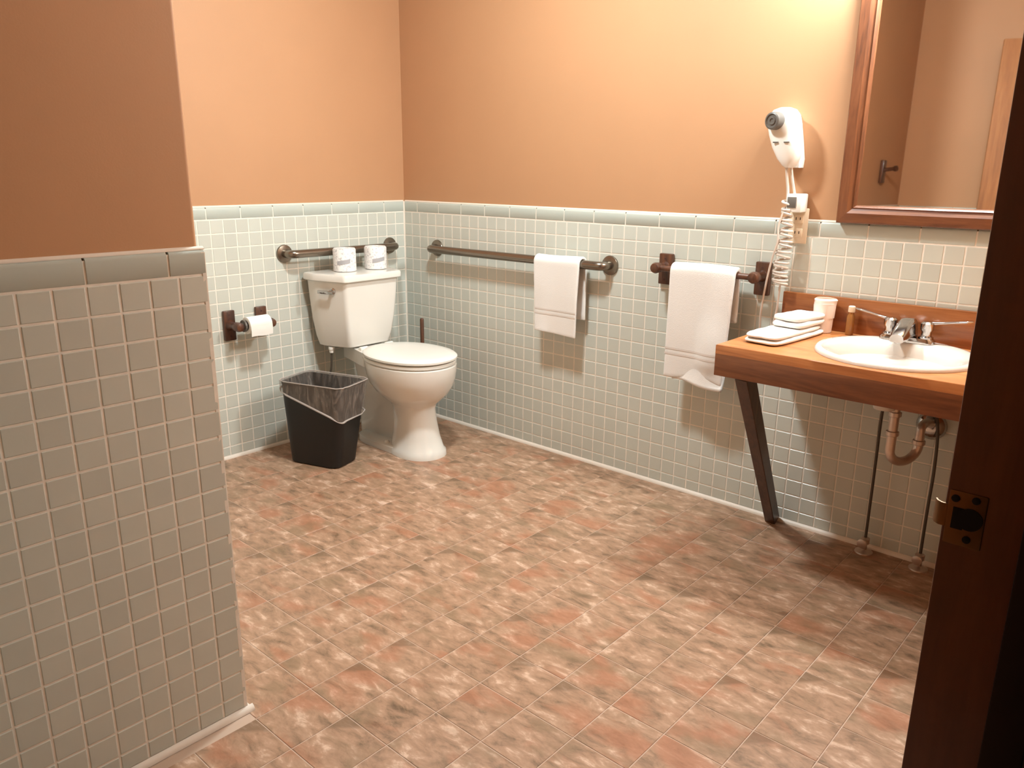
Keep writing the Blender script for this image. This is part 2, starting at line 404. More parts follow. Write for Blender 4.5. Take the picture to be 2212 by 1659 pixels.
tile_wall(w_alc, (0, YN, 0), (1, 0, 0), (0, 1, 0), XN, limit=0)
tile_wall(w_rear, (XN, YR, 0), (1, 0, 0), (0, 1, 0), XD-XN, limit=0)

# floor tiles
PX, PY = 0.1485, 0.1520; fc = []
x = 1.789 - 13*PX
while x < 4.2:
    y = -1.751 - 9*PY
    while y < 0.0:
        fc.append((max(x, 0.0), min(x+PX, 4.2), y, min(y+PY, 0.0))); y += PY
    x += PX
def solid(cx, cy): return cx < XN-0.03 and cy < YN-0.03
fc = [c for c in fc if c[1]-c[0] > 0.02 and c[3]-c[2] > 0.02 and not solid((c[0]+c[1])/2, (c[2]+c[3])/2)]
fc.sort(key=lambda c: (0 if fov(Vector(((c[0]+c[1])/2, (c[2]+c[3])/2, 0))) else 1, (Vector(((c[0]+c[1])/2, (c[2]+c[3])/2, 0))-CAM).length))
FG = 0.0024
for c in fc[:300]:
    me = tile_mesh('floor_tile', c[1]-c[0]-FG, c[3]-c[2]-FG, 0.0032, m_floor, 0.0008)
    o = bpy.data.objects.new('floor_tile', me); C.objects.link(o); o.parent = floor
    o.location = ((c[0]+c[1])/2, (c[2]+c[3])/2, -0.0032)
bm = B()
for c in fc[300:]:
    tile_bm(bm, c[1]-c[0]-FG, c[3]-c[2]-FG, 0.0032, 0.0012, Matrix.Translation(((c[0]+c[1])/2, (c[2]+c[3])/2, -0.0032)))
mk('floor_tile_field', bm, m_floor, floor, smooth=False)['kind'] = 'stuff'

# cream vinyl strip along the wall foot
def strip(name, a, b, nd):
    bm = B(); a, b, nd = Vector(a), Vector(b), Vector(nd); zd = Vector((0, 0, 1))
    prof = [(0, 0), (0.011, 0), (0.0105, 0.004), (0.007, 0.0105), (0.0, 0.014)]
    loft(bm, [[p + nd*n + zd*z for n, z in prof] for p in (a, b)]); return struct(mk(name, bm, m_strip))
strip('baseboard_right', (0, 0, 0), (XD, 0, 0), (0, -1, 0))
strip('baseboard_back', (0, -0.012, 0), (0, YN, 0), (1, 0, 0))
strip('baseboard_left', (XN, YN+0.012, 0), (XN, YR, 0), (1, 0, 0))
strip('baseboard_alcove', (0.012, YN, 0), (XN-0.001, YN, 0), (0, 1, 0))
strip('baseboard_rear', (XN+0.012, YR, 0), (XD, YR, 0), (0, 1, 0))

# ------------------------------------------------------------------ doorway and door
bm = B(); box(bm, (XD-0.001, YJ, 0), (3.10, YJ+0.022, 2.02), 0.002)
frame = struct(mk('trim_1', bm, m_jamb))
bm = B(); box(bm, (3.052, YJ-0.012, 0), (3.088, YJ, 2.004), 0.002); mk('door_stop', bm, m_stop_shaded, frame)
bm = B(); box(bm, (XD-0.001, YH-0.022, 0), (3.10, YH, 2.02), 0.002); mk('hinge_jamb', bm, m_jamb, frame)
bm = B(); box(bm, (XD-0.001, YH-0.022, 2.004), (3.10, YJ+0.022, 2.026), 0.002); mk('head_jamb', bm, m_jamb, frame)
for ya, yb in ((YH-0.070, YH-0.006),):
    bm = B(); box(bm, (XD-0.013, ya, 0), (XD+PB, yb, 2.074), 0.003); mk('casing', bm, m_jamb, frame)
bm = B(); box(bm, (XD-0.013, YH-0.070, 2.012), (XD+PB, YJ+0.020, 2.078), 0.003); mk('casing', bm, m_jamb, frame)
bm = B(); box(bm, (3.10-PB, YJ+0.006, 0), (3.113, YJ+0.070, 2.07), 0.003); mk('casing', bm, m_jamb, frame)
# strike plate with curled lip, latch hole and screws
bm = B(); box(bm, (2.985, YJ-0.0015, 0.900), (3.019, YJ+0.002, 0.957), 0.0012)
loft(bm, [[Vector((xx, yy, z)) for xx, yy in ((2.9855, YJ-0.0012), (2.979, YJ-0.001), (2.974, YJ+0.003), (2.9715, YJ+0.008), (2.973, YJ+0.0085), (2.9755, YJ+0.004), (2.980, YJ+0.001), (2.9855, YJ+0.0005))] for z in (0.917, 0.941)])
sp = mk('strike_plate', bm, m_brass, frame); sp['label'] = 'dull brass strike plate'
bm = B(); box(bm, (2.990, YJ-0.0022, 0.917), (3.001, YJ+0.001, 0.940), 0.0008); mk('latch_slot', bm, m_hole, sp)
bm = B(); lathe(bm, (3.006, YJ-0.0005, 0.930), (0, -1, 0), [(0, 0.0115), (0.0026, 0.0115)], 24); mk('latch_hole', bm, m_hole, sp)
for sx, sz in ((2.991, 0.949), (3.009, 0.951), (3.006, 0.9085)):
    bm = B(); lathe(bm, (sx, YJ-0.001, sz), (0, -1, 0), [(0, 0.0038), (0.0018, 0.0038), (0.0024, 0.0028)], 14); mk('screw', bm, m_hole, sp)
# door leaf swung open into the room (seen in the mirror)
hx, hy = 2.972, YH+0.008; ex, ey = 2.108, -2.507
ld = Vector((ex-hx, ey-hy, 0)); LL = ld.length; ld.normalize(); ln_ = Vector((-ld.y, ld.x, 0))
if ln_.y < 0: ln_ = -ln_
mid = Vector((hx, hy, 0)) + ld*LL/2
bm = B(); obox(bm, mid - ln_*0.02 + Vector((0, 0, 1.002)), ld, ln_, (0, 0, 1), LL/2, 0.019, 0.994, 0.0025)
leaf = struct(mk('door_1', bm, m_leaf))
kb = Vector((hx, hy, 0.93)) + ld*(LL-0.065)
for s in (1, -1):
    bm = B(); o_ = kb - ln_*0.02 + ln_*s*0.019
    lathe(bm, o_, ln_*s, [(0, 0.028), (0.004, 0.028), (0.006, 0.012), (0.014, 0.012), (0.018, 0.020), (0.026, 0.023), (0.032, 0.019), (0.034, 0.006)], 24)
    mk('knob', bm, m_brass, leaf)
bm = B(); obox(bm, Vector((hx, hy, 0.93)) + ld*(LL-0.0005) - ln_*0.02, ld, ln_, (0, 0, 1), 0.0012, 0.0125, 0.0285, 0.0004, 1); mk('latch_plate', bm, m_brass, leaf)

# ------------------------------------------------------------------ lamps
t = thing('ceiling_light', (1.35, -0.95, CEIL), 'round dome ceiling lamp above the middle of the bathroom floor', 'lamp')
bm = B(); lathe(bm, (1.35, -0.95, CEIL), (0, 0, -1), [(0, 0.13), (0.012, 0.135), (0.022, 0.12), (0.026, 0.1)], 40); mk('lamp_base', bm, m_white_pl, t)
bm = B(); lathe(bm, (1.35, -0.95, CEIL-0.026), (0, 0, -1), [(0, 0.098), (0.02, 0.094), (0.04, 0.078), (0.055, 0.05), (0.06, 0.02), (0.061, 0.001)], 24, False); mk('lamp_globe', bm, m_glow_b, t)
t = thing('vanity_light', (2.48, 0, 1.99), 'bar lamp with three round bulbs above the wood framed mirror', 'lamp')
bm = B(); box(bm, (2.20, -0.035, 1.955), (2.76, PB, 2.045), 0.006); mk('lamp_bar', bm, m_chrome, t)
for xx in (2.28, 2.48, 2.68):
    bm = B(); lathe(bm, (xx, -0.035, 2.0), (0, -1, 0), [(0, 0.022), (0.03, 0.02)], 18); hld = mk('bulb_socket', bm, m_white_pl, t)
    bm = B(); bmesh.ops.create_uvsphere(bm, u_segments=16, v_segments=10, radius=0.046); bm.transform(Matrix.Translation((xx, -0.108, 2.0))); mk('bulb', bm, m_glow_a, t)

# ------------------------------------------------------------------ toilet
TY = -0.425
t = thing('toilet', (0.40, TY, 0), 'white two piece toilet with closed lid standing in the room corner', 'toilet')
bm = B()
prof = [(0.0, .555, .135, .16, .112), (0.022, .555, .133, .16, .110), (0.034, .555, .122, .15, .100), (0.09, .55, .108, .135, .088), (0.16, .545, .097, .125, .080),
        (0.215, .54, .094, .125, .080), (0.238, .537, .104, .145, .090), (0.262, .53, .140, .17, .118), (0.29, .522, .176, .195, .143), (0.325, .516, .203, .215, .163),
        (0.365, .512, .221, .225, .175), (0.405, .51, .228, .23, .179), (0.421, .51, .228, .23, .179), (0.426, .51, .222, .225, .173)]
loft(bm, [egg(cx, TY, z, af, ab, b, 2.15) for z, cx, af, ab, b in prof])
# trapway body behind the column, foot flange and the deck under the tank
loft(bm, [egg(.33, TY, z, a, a, b, 3.0, 32) for z, a, b in ((0.02, .19, .03), (0.15, .19, .026), (0.28, .20, .03), (0.36, .21, .05), (0.40, .22, .07))])
loft(bm, [egg(.40, TY, z, a, a, b, 3.2, 40) for z, a, b in ((0.0, .225, .102), (0.026, .223, .100), (0.034, .21, .09))])
dk = [(.07, TY-.05), (.20, TY-.085), (.34, TY-.125), (.34, TY+.125), (.20, TY+.085), (.07, TY+.05)]
loft(bm, [[Vector((p.x, p.y, z)) for p in rpoly(dk, .03)] for z in (0.385, 0.42, 0.448)])
mk('bowl', bm, m_porc, t)
def tank_ring(z, xb, xm, xf, hb, hm, hf, rad=0.018):
    return [Vector((p.x, p.y, z)) for p in rpoly([(xb, TY-hb), (xm, TY-hm), (xf, TY-hf), (xf, TY+hf), (xm, TY+hm), (xb, TY+hb)], rad, 6)]
bm = B()
loft(bm, [tank_ring(0.452, .055, .10, .215, .150, .152, .105), tank_ring(0.458, .045, .10, .226, .163, .166, .116), tank_ring(0.50, .04, .10, .236, .175, .178, .126),
          tank_ring(0.58, .035, .10, .247, .187, .190, .138), tank_ring(0.68, .03, .10, .255, .194, .197, .147), tank_ring(0.766, .028, .10, .26, .199, .202, .152)])
mk('tank', bm, m_porc, t)
bm = B()
loft(bm, [tank_ring(0.764, .02, .098, .272, .209, .212, .160), tank_ring(0.768, .016, .098, .276, .213, .216, .164), tank_ring(0.789, .016, .098, .276, .213, .216, .164),
          tank_ring(0.796, .019, .098, .272, .210, .212, .160), tank_ring(0.798, .03, .098, .255, .20, .20, .150)])
mk('tank_lid', bm, m_porc, t)
a_, b_ = Vector((.10, TY-.200, 0)), Vector((.258, TY-.150, 0)); fd = (b_-a_).normalized(); fn = Vector((fd.y, -fd.x, 0))
lc = a_ + fd*0.095 + Vector((0, 0, .722)); bm = B()
lathe(bm, lc - fn*0.004, fn, [(0, .015), (.008, .015), (.011, .009), (.02, .008)], 20)
obox(bm, lc + fn*0.02 + fd*(-0.028) + Vector((0, 0, -0.004)), fd, fn, (0, 0, 1), .04, .005, .008, .003)
mk('flush_lever', bm, m_chrome, t)['label'] = 'chrome flush lever'
bm = B(); loft(bm, [egg(.505, TY, z, a+.006, a+.012, b, 2.15) for z, a, b in ((0.428, .222, .176), (0.431, .226, .180), (0.441, .226, .180), (0.444, .222, .176))]); mk('seat', bm, m_seat, t)
bm = B(); loft(bm, [egg(.505, TY, z, a+.008, a, b, 2.15) for z, a, b in ((0.449, .224, .178), (0.452, .229, .183), (0.460, .229, .183), (0.466, .222, .176), (0.471, .19, .145), (0.473, .12, .09))]); mk('seat_lid', bm, m_seat, t)
for s in (-1, 1):
    bm = B(); lathe(bm, (.272, TY+s*.075-.022, .452), (0, 1, 0), [(0, .010), (.003, .013), (.041, .013), (.044, .010)], 18); mk('hinge', bm, m_seat, t)
bm = B(); lathe(bm, (.12, TY-.145, .452), (0, 0, -1), [(0, .014), (.012, .014), (.014, .011), (.028, .010), (.03, .006)], 18); mk('tank_coupling', bm, m_white_pl, t)
bm = B(); tube(bm, catmull([(.12, TY-.145, .43), (.11, TY-.15, .33), (.06, TY-.165, .22), (.03, TY-.17, .15), (.0, TY-.17, .15)]), .005, 10); mk('supply_hose', bm, m_line, t)
for s in (-1, 1):
    bm = B(); lathe(bm, (.42, TY+s*.078, .030), (0, 0, 1), [(0, .014), (.010, .013), (.016, .006)], 16); mk('bolt_cap', bm, m_seat, t)

# wrapped spare rolls on the tank lid
def wrapped_roll(x, y, rz, label):
    t = thing('wrapped_toilet_roll', (x, y, .798), label, 'toilet roll', 'wrapped spare rolls on the tank'); t.rotation_euler.z = rz
    me_o = []
    bm = B(); lathe(bm, (0, 0, 0), (0, 0, 1), [(0, .045), (.003, .052), (.1, .052), (.106, .048), (.107, .02), (.100, .016), (.096, .001)], 32, True, True)
    for v in bm.verts:
        v.co.x += random.uniform(-.0012, .0012); v.co.y += random.uniform(-.0012, .0012)
    o = mk('wrapper', bm, m_wrap); o.parent = t
    bm = B(); n = 10; a0, a1 = -1.3, -0.15; rings = []
    for z in (.032, .050):
        rings.append([Vector((.0535*math.cos(a0+(a1-a0)*i/n), .0535*math.sin(a0+(a1-a0)*i/n), z+.010*i/n)) for i in range(n+1)])
    loft(bm, rings, False, False, False); o = mk('printed_label', bm, m_print); o.parent = t
wrapped_roll(.132, -.480, 0.0, 'paper wrapped toilet roll on tank lid, the one nearer the flush lever')
wrapped_roll(.155, -.318, 0.35, 'paper wrapped toilet roll on tank lid, the one nearer the room corner')

# plunger behind the toilet
t = thing('plunger', (.20, -.075, 0), 'thin dark brown handle of a plunger standing behind the toilet', 'plunger')
bm = B(); lathe(bm, (.20, -.075, 0), (0, 0, 1), [(0, .055), (.006, .058), (.04, .05), (.065, .03), (.085, .018), (.10, .014)], 28); mk('rubber_cup', bm, m_rubber, t)
bm = B(); lathe(bm, (.20, -.075, .09), (0, 0, 1), [(0, .010), (.435, .010), (.442, .006)], 16); mk('handle', bm, m_dark_h, t)

# ------------------------------------------------------------------ waste basket and liner
uu = Vector((.951, .309, 0)); vv = Vector((-.309, .951, 0))
cb, ct = Vector((.325, -.785, 0)), Vector((.337, -.772, 0)); TH = .368
def rrect(c, hu, hv, rad, z, seg=6):
    return [c + uu*p.x + vv*p.y + Vector((0, 0, z)) for p in rpoly([(-hu, -hv), (hu, -hv), (hu, hv), (-hu, hv)], rad, seg)]
t = thing('waste_basket', (.325, -.785, 0), 'black rectangular plastic waste basket on the floor beside the toilet', 'waste basket')
bm = B(); rs = []
for z, k in ((0.0, 0), (.006, .0), (.02, .05), (.32, .90), (TH-.012, .97), (TH-.010, 1.03), (TH, 1.05)):
    c = cb.lerp(ct, k); ins = 0.008 if z == 0 else 0
    rs.append(rrect(c, .130+.034*k-ins, .080+.022*k-ins, .045, z))
for z, k in ((TH, .99), (TH-.03, .93), (.03, .05)):
    c = cb.lerp(ct, k); rs.append(rrect(c, .126+.033*k, .076+.021*k, .042, z))
loft(bm, rs); mk('basket_body', bm, m_black, t)
t = thing('bin_liner', (.337, -.772, TH), 'clear plastic bag liner folded over the rim of the black basket', 'bag')
def outer(i_ang, z, off):
    k = .05+.95*z/TH; c = cb.lerp(ct, k); return rrect(c, .130+.034*k+off, .080+.022*k+off, .045+off, z, 9)
n = len(outer(0, .3, 0)); rows = []
def hem_z(p):
    d = p - ct; a = d.dot(uu)/.17; b = d.dot(vv)/.11       # a: -1 left .. 1 right-front ; b: -1 near .. 1 far
    zz = .292 - .052*a - .010*max(0, -b)
    if a > .55: zz -= .008
    return zz + .004*math.sin(a*9+b*5) + .008*math.sin(a*3.4+.6)
top = outer(0, TH, .006)
hz = [hem_z(p) for p in top]
for f in (0.0, .04, .2, .4, .6, .8, 1.0):
    row = []
    for i in range(n):
        z = TH+.004 - f*(TH+.004-hz[i]); q = outer(0, min(z, TH), .006)[i]; q = q.copy(); q.z = z
        d = (q - ct); d.z = 0; d.normalize()
        q += d*(.002*math.sin(i*1.7+f*5)+.0025*math.sin(i*.63)+.003*f); row.append(q)
    rows.append(row)
inn = []
for f in (1.0, .75, .5, .25, .0):
    row = []
    for i in range(n):
        z = TH+.002 - f*.20; k = .05+.95*z/TH; c = cb.lerp(ct, k); q = rrect(c, .126+.033*k-.004, .076+.021*k-.004, .04, z, 9)[i]
        d = (c - q); d.z = 0; d.normalize(); q += d*(.004+.006*f)*(1+math.sin(i*1.3+f*3)); row.append(q)
    inn.append(row)
bm = B(); loft(bm, inn + rows, False, False); mk('bag_film', bm, m_film, t)
bm = B(); pts = [rows[0][i] + Vector((0, 0, .001)) for i in range(n)]; tube(bm, pts + [pts[0]], .0022, 8, False); mk('bag_rim', bm, m_film_edge, t)
bm = B(); pts = rows[-1]; rr_ = [.0032+.0016*math.sin(i*.8) for i in range(n)]; tube(bm, pts + [pts[0]], rr_ + [rr_[0]], 8, False); mk('bag_hem', bm, m_film_edge, t)

# ------------------------------------------------------------------ grab bars
def grab_bar(p0, p1, out, label):
    p0, p1, out = Vector(p0), Vector(p1), Vector(out); t = thing('grab_bar', (p0+p1)/2, label, 'grab bar', 'bronze steel grab bars')
    bm = B(); tube(bm, smooth_path([p0, p0+out*.060, p1+out*.060, p1], .045, 8), .0185, 18); mk('bar', bm, m_bronze, t)
    for p in (p0, p1):
        bm = B(); lathe(bm, p - out*.001, out, [(0, .040), (.004, .0405), (.009, .038), (.012, .026), (.013, .019)], 32); mk('flange', bm, m_bronze, t)
grab_bar((.2445, 0, .880), (1.283, 0, .882), (0, -1, 0), 'long bronze grab bar on tiled wall holding a white hand towel')
grab_bar((0, -.712, .885), (0, -.104, .883), (1, 0, 0), 'short bronze grab bar on tiled wall above the toilet tank')

# ------------------------------------------------------------------ towels
def towel(name, label, x0, x1, yb, zb, rb, zf, zbk, th, xb0, xb1, bands, group, wob=.004, seed=0, hem=0.0):
    """hangs over a bar at (yb, zb) of radius rb; front drops to zf, back to zbk"""
    t = thing(name, ((x0+x1)/2, yb, zb), label, 'towel', group)
    R = rb + th/2 + .001; path = []
    for k in range(10): path.append((yb+R, zbk + (zb-zbk)*k/10, -1))
    for k in range(13):
        a = PI*k/12; path.append((yb+R*math.cos(a), zb+R*math.sin(a), 0))
    nf = 26
    for k in range(1, nf+1): path.append((yb-R, zb + (zf-zb)*k/nf, k/nf))
    nu = 22; rnd = random.Random(seed); ph = [rnd.uniform(0, 6) for _ in range(6)]
    def P(u, y, z, f):
        ff = max(f, 0); xa = x0+(xb0-x0)*ff; xb_ = x1+(xb1-x1)*ff; x = xa+(xb_-xa)*u
        wv = wob*(math.sin(u*5.5+ph[0])*ff + .5*math.sin(u*11+ph[1]+ff*2)*ff + .35*math.sin(z*22+ph[2]+u*2)*ff)
        if f == 0: z += .0025*math.sin(u*4+ph[3])
        dz = 0
        if f > .8: dz = hem*(f-.8)/.2*math.sin(u*5.2+ph[4]) - .010*u*(f-.8)/.2
        if hem and f > .85: wv -= .02*(f-.85)/.15*math.exp(-((u-.62)/.33)**2)
        return Vector((x, y - abs(wv)*.4 - wv*.6 if f > 0 else y + (.3*wob*math.sin(u*6+ph[5]) if f < 0 else 0), z+dz))
    bm = B(); G = [[bm.verts.new(P(i/nu, *p)) for i in range(nu+1)] for p in path]
    for a, b in zip(G[:-1], G[1:]):
        for i in range(nu): bm.faces.new((a[i], a[i+1], b[i+1], b[i]))
    o = mk('cloth', bm, m_towel, t)
    s = o.modifiers.new('thick', 'SOLIDIFY'); s.thickness = th; s.offset = 0
    bv = o.modifiers.new('round', 'BEVEL'); bv.width = th*.3; bv.segments = 2; bv.limit_method = 'ANGLE'; bv.angle_limit = math.radians(50)
    for zt, hh in bands:
        bm = B(); R_ = []
        for z in (zt, zt-hh*.5, zt-hh):
            f = (zb-z)/(zb-zf); R_.append([P(i/nu, yb-R, z, f) + Vector((0, -th/2-.0012, 0)) for i in range(nu+1)])
        loft(bm, R_, False, False, False); mk('woven_band', bm, m_band, t)
    return t
towel('hand_towel', 'white hand towel with woven stripes hung over the long bronze grab bar', .945, 1.187, -.060, .881, .0185, .582, .645, .011, .960, 1.176, [(.682, .006), (.663, .006)], 'hanging towels', .006, 3)
bath = towel('bath_towel', 'larger white bath towel hung over the dark wooden towel bar', 1.625, 1.884, -.078, .902, .0115, .507, .728, .018, 1.622, 1.866, [(.612, .007), (.592, .007)], 'hanging towels', .011, 5, .012)

bm = B(); G_ = []
for j in range(9):
    f = j/8; z = .575 - (.575-.488)*f; row = []
    for i in range(25):
        u = i/24; x = 1.650 + u*(.222-.012*f) + .008*f
        row.append(bm.verts.new((x, -.090 + .006*math.sin(u*7+1) - .018*f*f*(.4+.6*u), z - .012*u*f + .006*f*math.sin(u*6))))
    G_.append(row)
for a_, b_ in zip(G_[:-1], G_[1:]):
    for i in range(24): bm.faces.new((a_[i], a_[i+1], b_[i+1], b_[i]))
ul = mk('under_layer', bm, m_towel, bath); md_ = ul.modifiers.new('thick', 'SOLIDIFY'); md_.thickness = .010; md_.offset = 1

# ------------------------------------------------------------------ wooden towel bar
t = thing('towel_bar', (1.75, 0, .89), 'dark stained wooden towel bar on two square backplates', 'towel bar')
for x0, x1 in ((1.524, 1.580), (1.919, 1.974)):
    xc = (x0+x1)/2
    bm = B(); box(bm, (x0, -.021, .833), (x1, 0.0, .951), .004); pl = mk('backplate', bm, m_dark_h, t)
    for zz in (.852, .932):
        bm = B(); lathe(bm, (xc, -.0205, zz), (0, -1, 0), [(0, .0045), (.0012, .004)], 12); mk('screw', bm, m_rubber, pl)
    bm = B(); lathe(bm, (xc, -.02, .902), (0, -1, 0), [(0, .021), (.008, .017), (.03, .015), (.045, .019), (.07, .021), (.08, .017), (.084, .006)], 22); mk('post', bm, m_dark_h, t)
bm = B(); tube(bm, [(1.552-.006, -.078, .902), (1.75, -.078, .902), (1.946, -.078, .902)], .0115, 16); mk('dowel', bm, m_dark_h, t)

# ------------------------------------------------------------------ toilet paper holder and roll
t = thing('toilet_paper_holder', (0, -.933, .6), 'dark wooden two post toilet paper holder on the tiled wall', 'holder')
for yc in (-1.010, -.857):
    bm = B(); box(bm, (0.0, yc-.026, .533), (.017, yc+.026, .664), .004); pl = mk('backplate', bm, m_dark_h, t)
    for zz in (.552, .645):
        bm = B(); lathe(bm, (.0165, yc, zz), (1, 0, 0), [(0, .0045), (.0012, .004)], 12); mk('screw', bm, m_rubber, pl)
    bm = B(); lathe(bm, (.016, yc, .602), (1, 0, 0), [(0, .024), (.008, .018), (.03, .015), (.05, .019), (.075, .021), (.09, .017), (.094, .006)], 22); mk('post', bm, m_dark_h, t)
bm = B(); lathe(bm, (.083, -1.004, .603), (0, 1, 0), [(0, .012), (.014, .014), (.016, .026), (.024, .026), (.026, .012), (.118, .012), (.12, .026), (.128, .026), (.13, .014), (.141, .012)], 22); mk('spindle', bm, m_grey_pl, t)
t = thing('toilet_roll', (.083, -.933, .603), 'nearly used up white toilet roll on the dark wooden holder', 'toilet roll')
bm = B(); lathe(bm, (.083, -.972, .603), (0, 1, 0), [(0, .021), (0, .035), (.001, .0365), (.104, .0365), (.105, .035), (.105, .021)], 32, False, False)
lathe(bm, (.083, -.972, .603), (0, 1, 0), [(0, .021), (.105, .021)], 32, False, False); mk('paper', bm, m_paper, t)
bm = B(); loft(bm, [[Vector((.083+.0372+.001*math.sin(k), -.971+.103*i/8, .603-.045*k/4+.0015*math.sin(i))) for i in range(9)] for k in range(5)], False, False, False)
o = mk('loose_sheet', bm, m_paper, t)

# ------------------------------------------------------------------ counter
CX0, CX1, CYF, CZ = 2.03, XD-.001, -.492, .742
SC = Vector((2.48, -.252, 0)); SR = .222
t = thing('vanity_counter', (2.5, 0, CZ), 'orange brown wood look counter with low backsplash mounted on the tiled wall', 'counter')
bm = B(); hol = SR-.012
angs = sorted([2*PI*i/72 for i in range(72)] + [math.atan2(y-SC.y, x-SC.x) % (2*PI) for x in (CX0, CX1) for y in (CYF, -.001)])
def rectpt(a):
    c, s = math.cos(a), math.sin(a); k = []
    if c > 1e-9: k.append((CX1-SC.x)/c)
    if c < -1e-9: k.append((CX0-SC.x)/c)
    if s > 1e-9: k.append((-.001-SC.y)/s)
    if s < -1e-9: k.append((CYF-SC.y)/s)
    return min(k)
def cring(r_, z): return [SC + Vector((math.cos(a), math.sin(a), 0))*(hol if r_ == 'h' else rectpt(a)-r_) + Vector((0, 0, z)) for a in angs]
loft(bm, [cring('h', CZ-.028), cring('h', CZ), cring(.002, CZ), cring(0, CZ-.002), cring(0, CZ-.028), cring('h', CZ-.028)], False, False)
bmesh.ops.remove_doubles(bm, verts=bm.verts[:], dist=1e-5)
mk('countertop', bm, m_counter, t)
bm = B(); box(bm, (CX0, CYF-.0008, .645), (CX1, CYF+.019, CZ-.0275), .0015); mk('front_apron', bm, m_apron_shaded, t)
bm = B(); box(bm, (CX0-.0006, CYF+.0195, .645), (CX0+.019, -.001, CZ-.0285), .0015); mk('side_apron', bm, m_apron_shaded, t)
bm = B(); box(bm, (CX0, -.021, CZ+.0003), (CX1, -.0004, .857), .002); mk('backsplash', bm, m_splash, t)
bb, bt = Vector((2.075, -.030, .018)), Vector((2.090, -.400, .640)); bd = (bt-bb).normalized(); bx = Vector((1, 0, 0)); by = bd.cross(bx).normalized(); bx = by.cross(bd)
bm = B(); loft(bm, [[p + bx*sx*hx_ + by*sy*hy_ for sx, sy in ((-1, -1), (1, -1), (1, 1), (-1, 1))] for p, hx_, hy_ in ((bb-bd*.012, .019, .022), (bb.lerp(bt, .5), .020, .026), (bt, .021, .030))])
bmesh.ops.bevel(bm, geom=bm.edges[:], offset=.002, segments=1, affect='EDGES'); mk('diagonal_brace', bm, m_brace, t)['label'] = 'dark brown diagonal wooden brace'

# ------------------------------------------------------------------ sink, faucet
t = thing('sink', (SC.x, SC.y, CZ), 'round white drop in wash basin set in the wood look counter', 'sink')
def circ(c, r, z, n=64, ry=None): return [Vector((c.x + r*math.cos(2*PI*i/n), c.y + (ry or r)*math.sin(2*PI*i/n), z)) for i in range(n)]
BC = SC + Vector((0, -.028, 0)); bm = B()
loft(bm, [circ(SC, SR-.014, CZ-.028), circ(SC, SR-.013, CZ+.0004), circ(SC, SR, CZ+.0006), circ(SC, SR-.001, CZ+.007), circ(SC, SR-.007, CZ+.0125), circ(SC, SR-.018, CZ+.0135), circ(BC, .188, CZ+.010, ry=.178), circ(BC, .178, CZ+.003, ry=.166),
          circ(BC, .166, CZ-.02, ry=.152), circ(BC, .148, CZ-.06, ry=.134), circ(BC, .115, CZ-.10, ry=.104), circ(BC, .07, CZ-.122, ry=.065), circ(BC, .024, CZ-.13), circ(BC, .022, CZ-.14)])
# underside
loft(bm, [circ(SC, SR-.014, CZ-.028), circ(BC, .175, CZ-.04, ry=.168), circ(BC, .150, CZ-.085, ry=.14), circ(BC, .09, CZ-.125), circ(BC, .035, CZ-.145), circ(BC, .03, CZ-.160)], False, True)
mk('basin', bm, m_sinkp, t)
bm = B(); lathe(bm, (BC.x, BC.y, CZ-.1305), (0, 0, 1), [(0, .024), (.002, .024), (.003, .018), (.001, .014)], 28); mk('drain', bm, m_chrome, t)
FX, FY, FZ = 2.462, -.078, CZ+.0115
t = thing('faucet', (FX, FY, FZ), 'chrome two handle faucet with long lever blades behind the basin', 'faucet')
bm = B(); pts = rpoly([(-.080, -.024), (.080, -.024), (.080, .024), (-.080, .024)], .022, 6)
loft(bm, [[Vector((FX+p.x*k, FY+p.y*k, FZ+z)) for p in pts] for z, k in ((0, 1.0), (.010, 1.0), (.016, .92))]); mk('base_plate', bm, m_chrome, t)
bm = B(); secs = []
for y, z, hx_, hz_ in ((.022, .032, .024, .022), (.0, .044, .031, .030), (-.03, .046, .032, .026), (-.065, .038, .029, .020), (-.095, .029, .027, .016), (-.110, .024, .023, .012)):
    secs.append([Vector((FX+p.x, FY+y, FZ+z+p.y)) for p in rpoly([(-hx_, -hz_), (hx_, -hz_), (hx_*.7, hz_), (-hx_*.7, hz_)], .012, 4)])
loft(bm, secs); lathe(bm, (FX, FY-.094, FZ+.02), (0, 0, -1), [(0, .011), (.012, .011)], 18); mk('spout', bm, m_chrome, t)
for s in (-1, 1):
    hc = Vector((FX+s*.053, FY, FZ+.014)); bm = B()
    lathe(bm, hc, (0, 0, 1), [(0, .021), (.006, .021), (.010, .015), (.022, .014), (.030, .019), (.048, .020), (.054, .014), (.055, .002)], 24); hb_ = mk('handle_hub', bm, m_chrome, t)
    d = Vector((s*.96, .22 if s < 0 else .12, .0)).normalized(); sd = Vector((-d.y, d.x, 0)); secs = []
    for a, wd, ht, dz in ((.0, .008, .006, .048), (.03, .0065, .0035, .052), (.065, .008, .003, .058), (.095, .013, .003, .063), (.112, .012, .003, .065), (.120, .006, .002, .066)):
        c = hc + d*a + Vector((0, 0, dz)); secs.append([c + sd*p.x + Vector((0, 0, p.y)) for p in rpoly([(-wd, -ht), (wd, -ht), (wd, ht), (-wd, ht)], min(wd, ht)*.8, 3)])
    bm = B(); loft(bm, secs); mk('lever_blade', bm, m_chrome, t)
bm = B(); tube(bm, [(FX, FY+.019, FZ+.01), (FX, FY+.019, FZ+.055)], .0028, 10); lathe(bm, (FX, FY+.019, FZ+.053), (0, 0, 1), [(0, .003), (.003, .006), (.009, .006), (.012, .002)], 14); mk('lift_rod', bm, m_chrome, t)

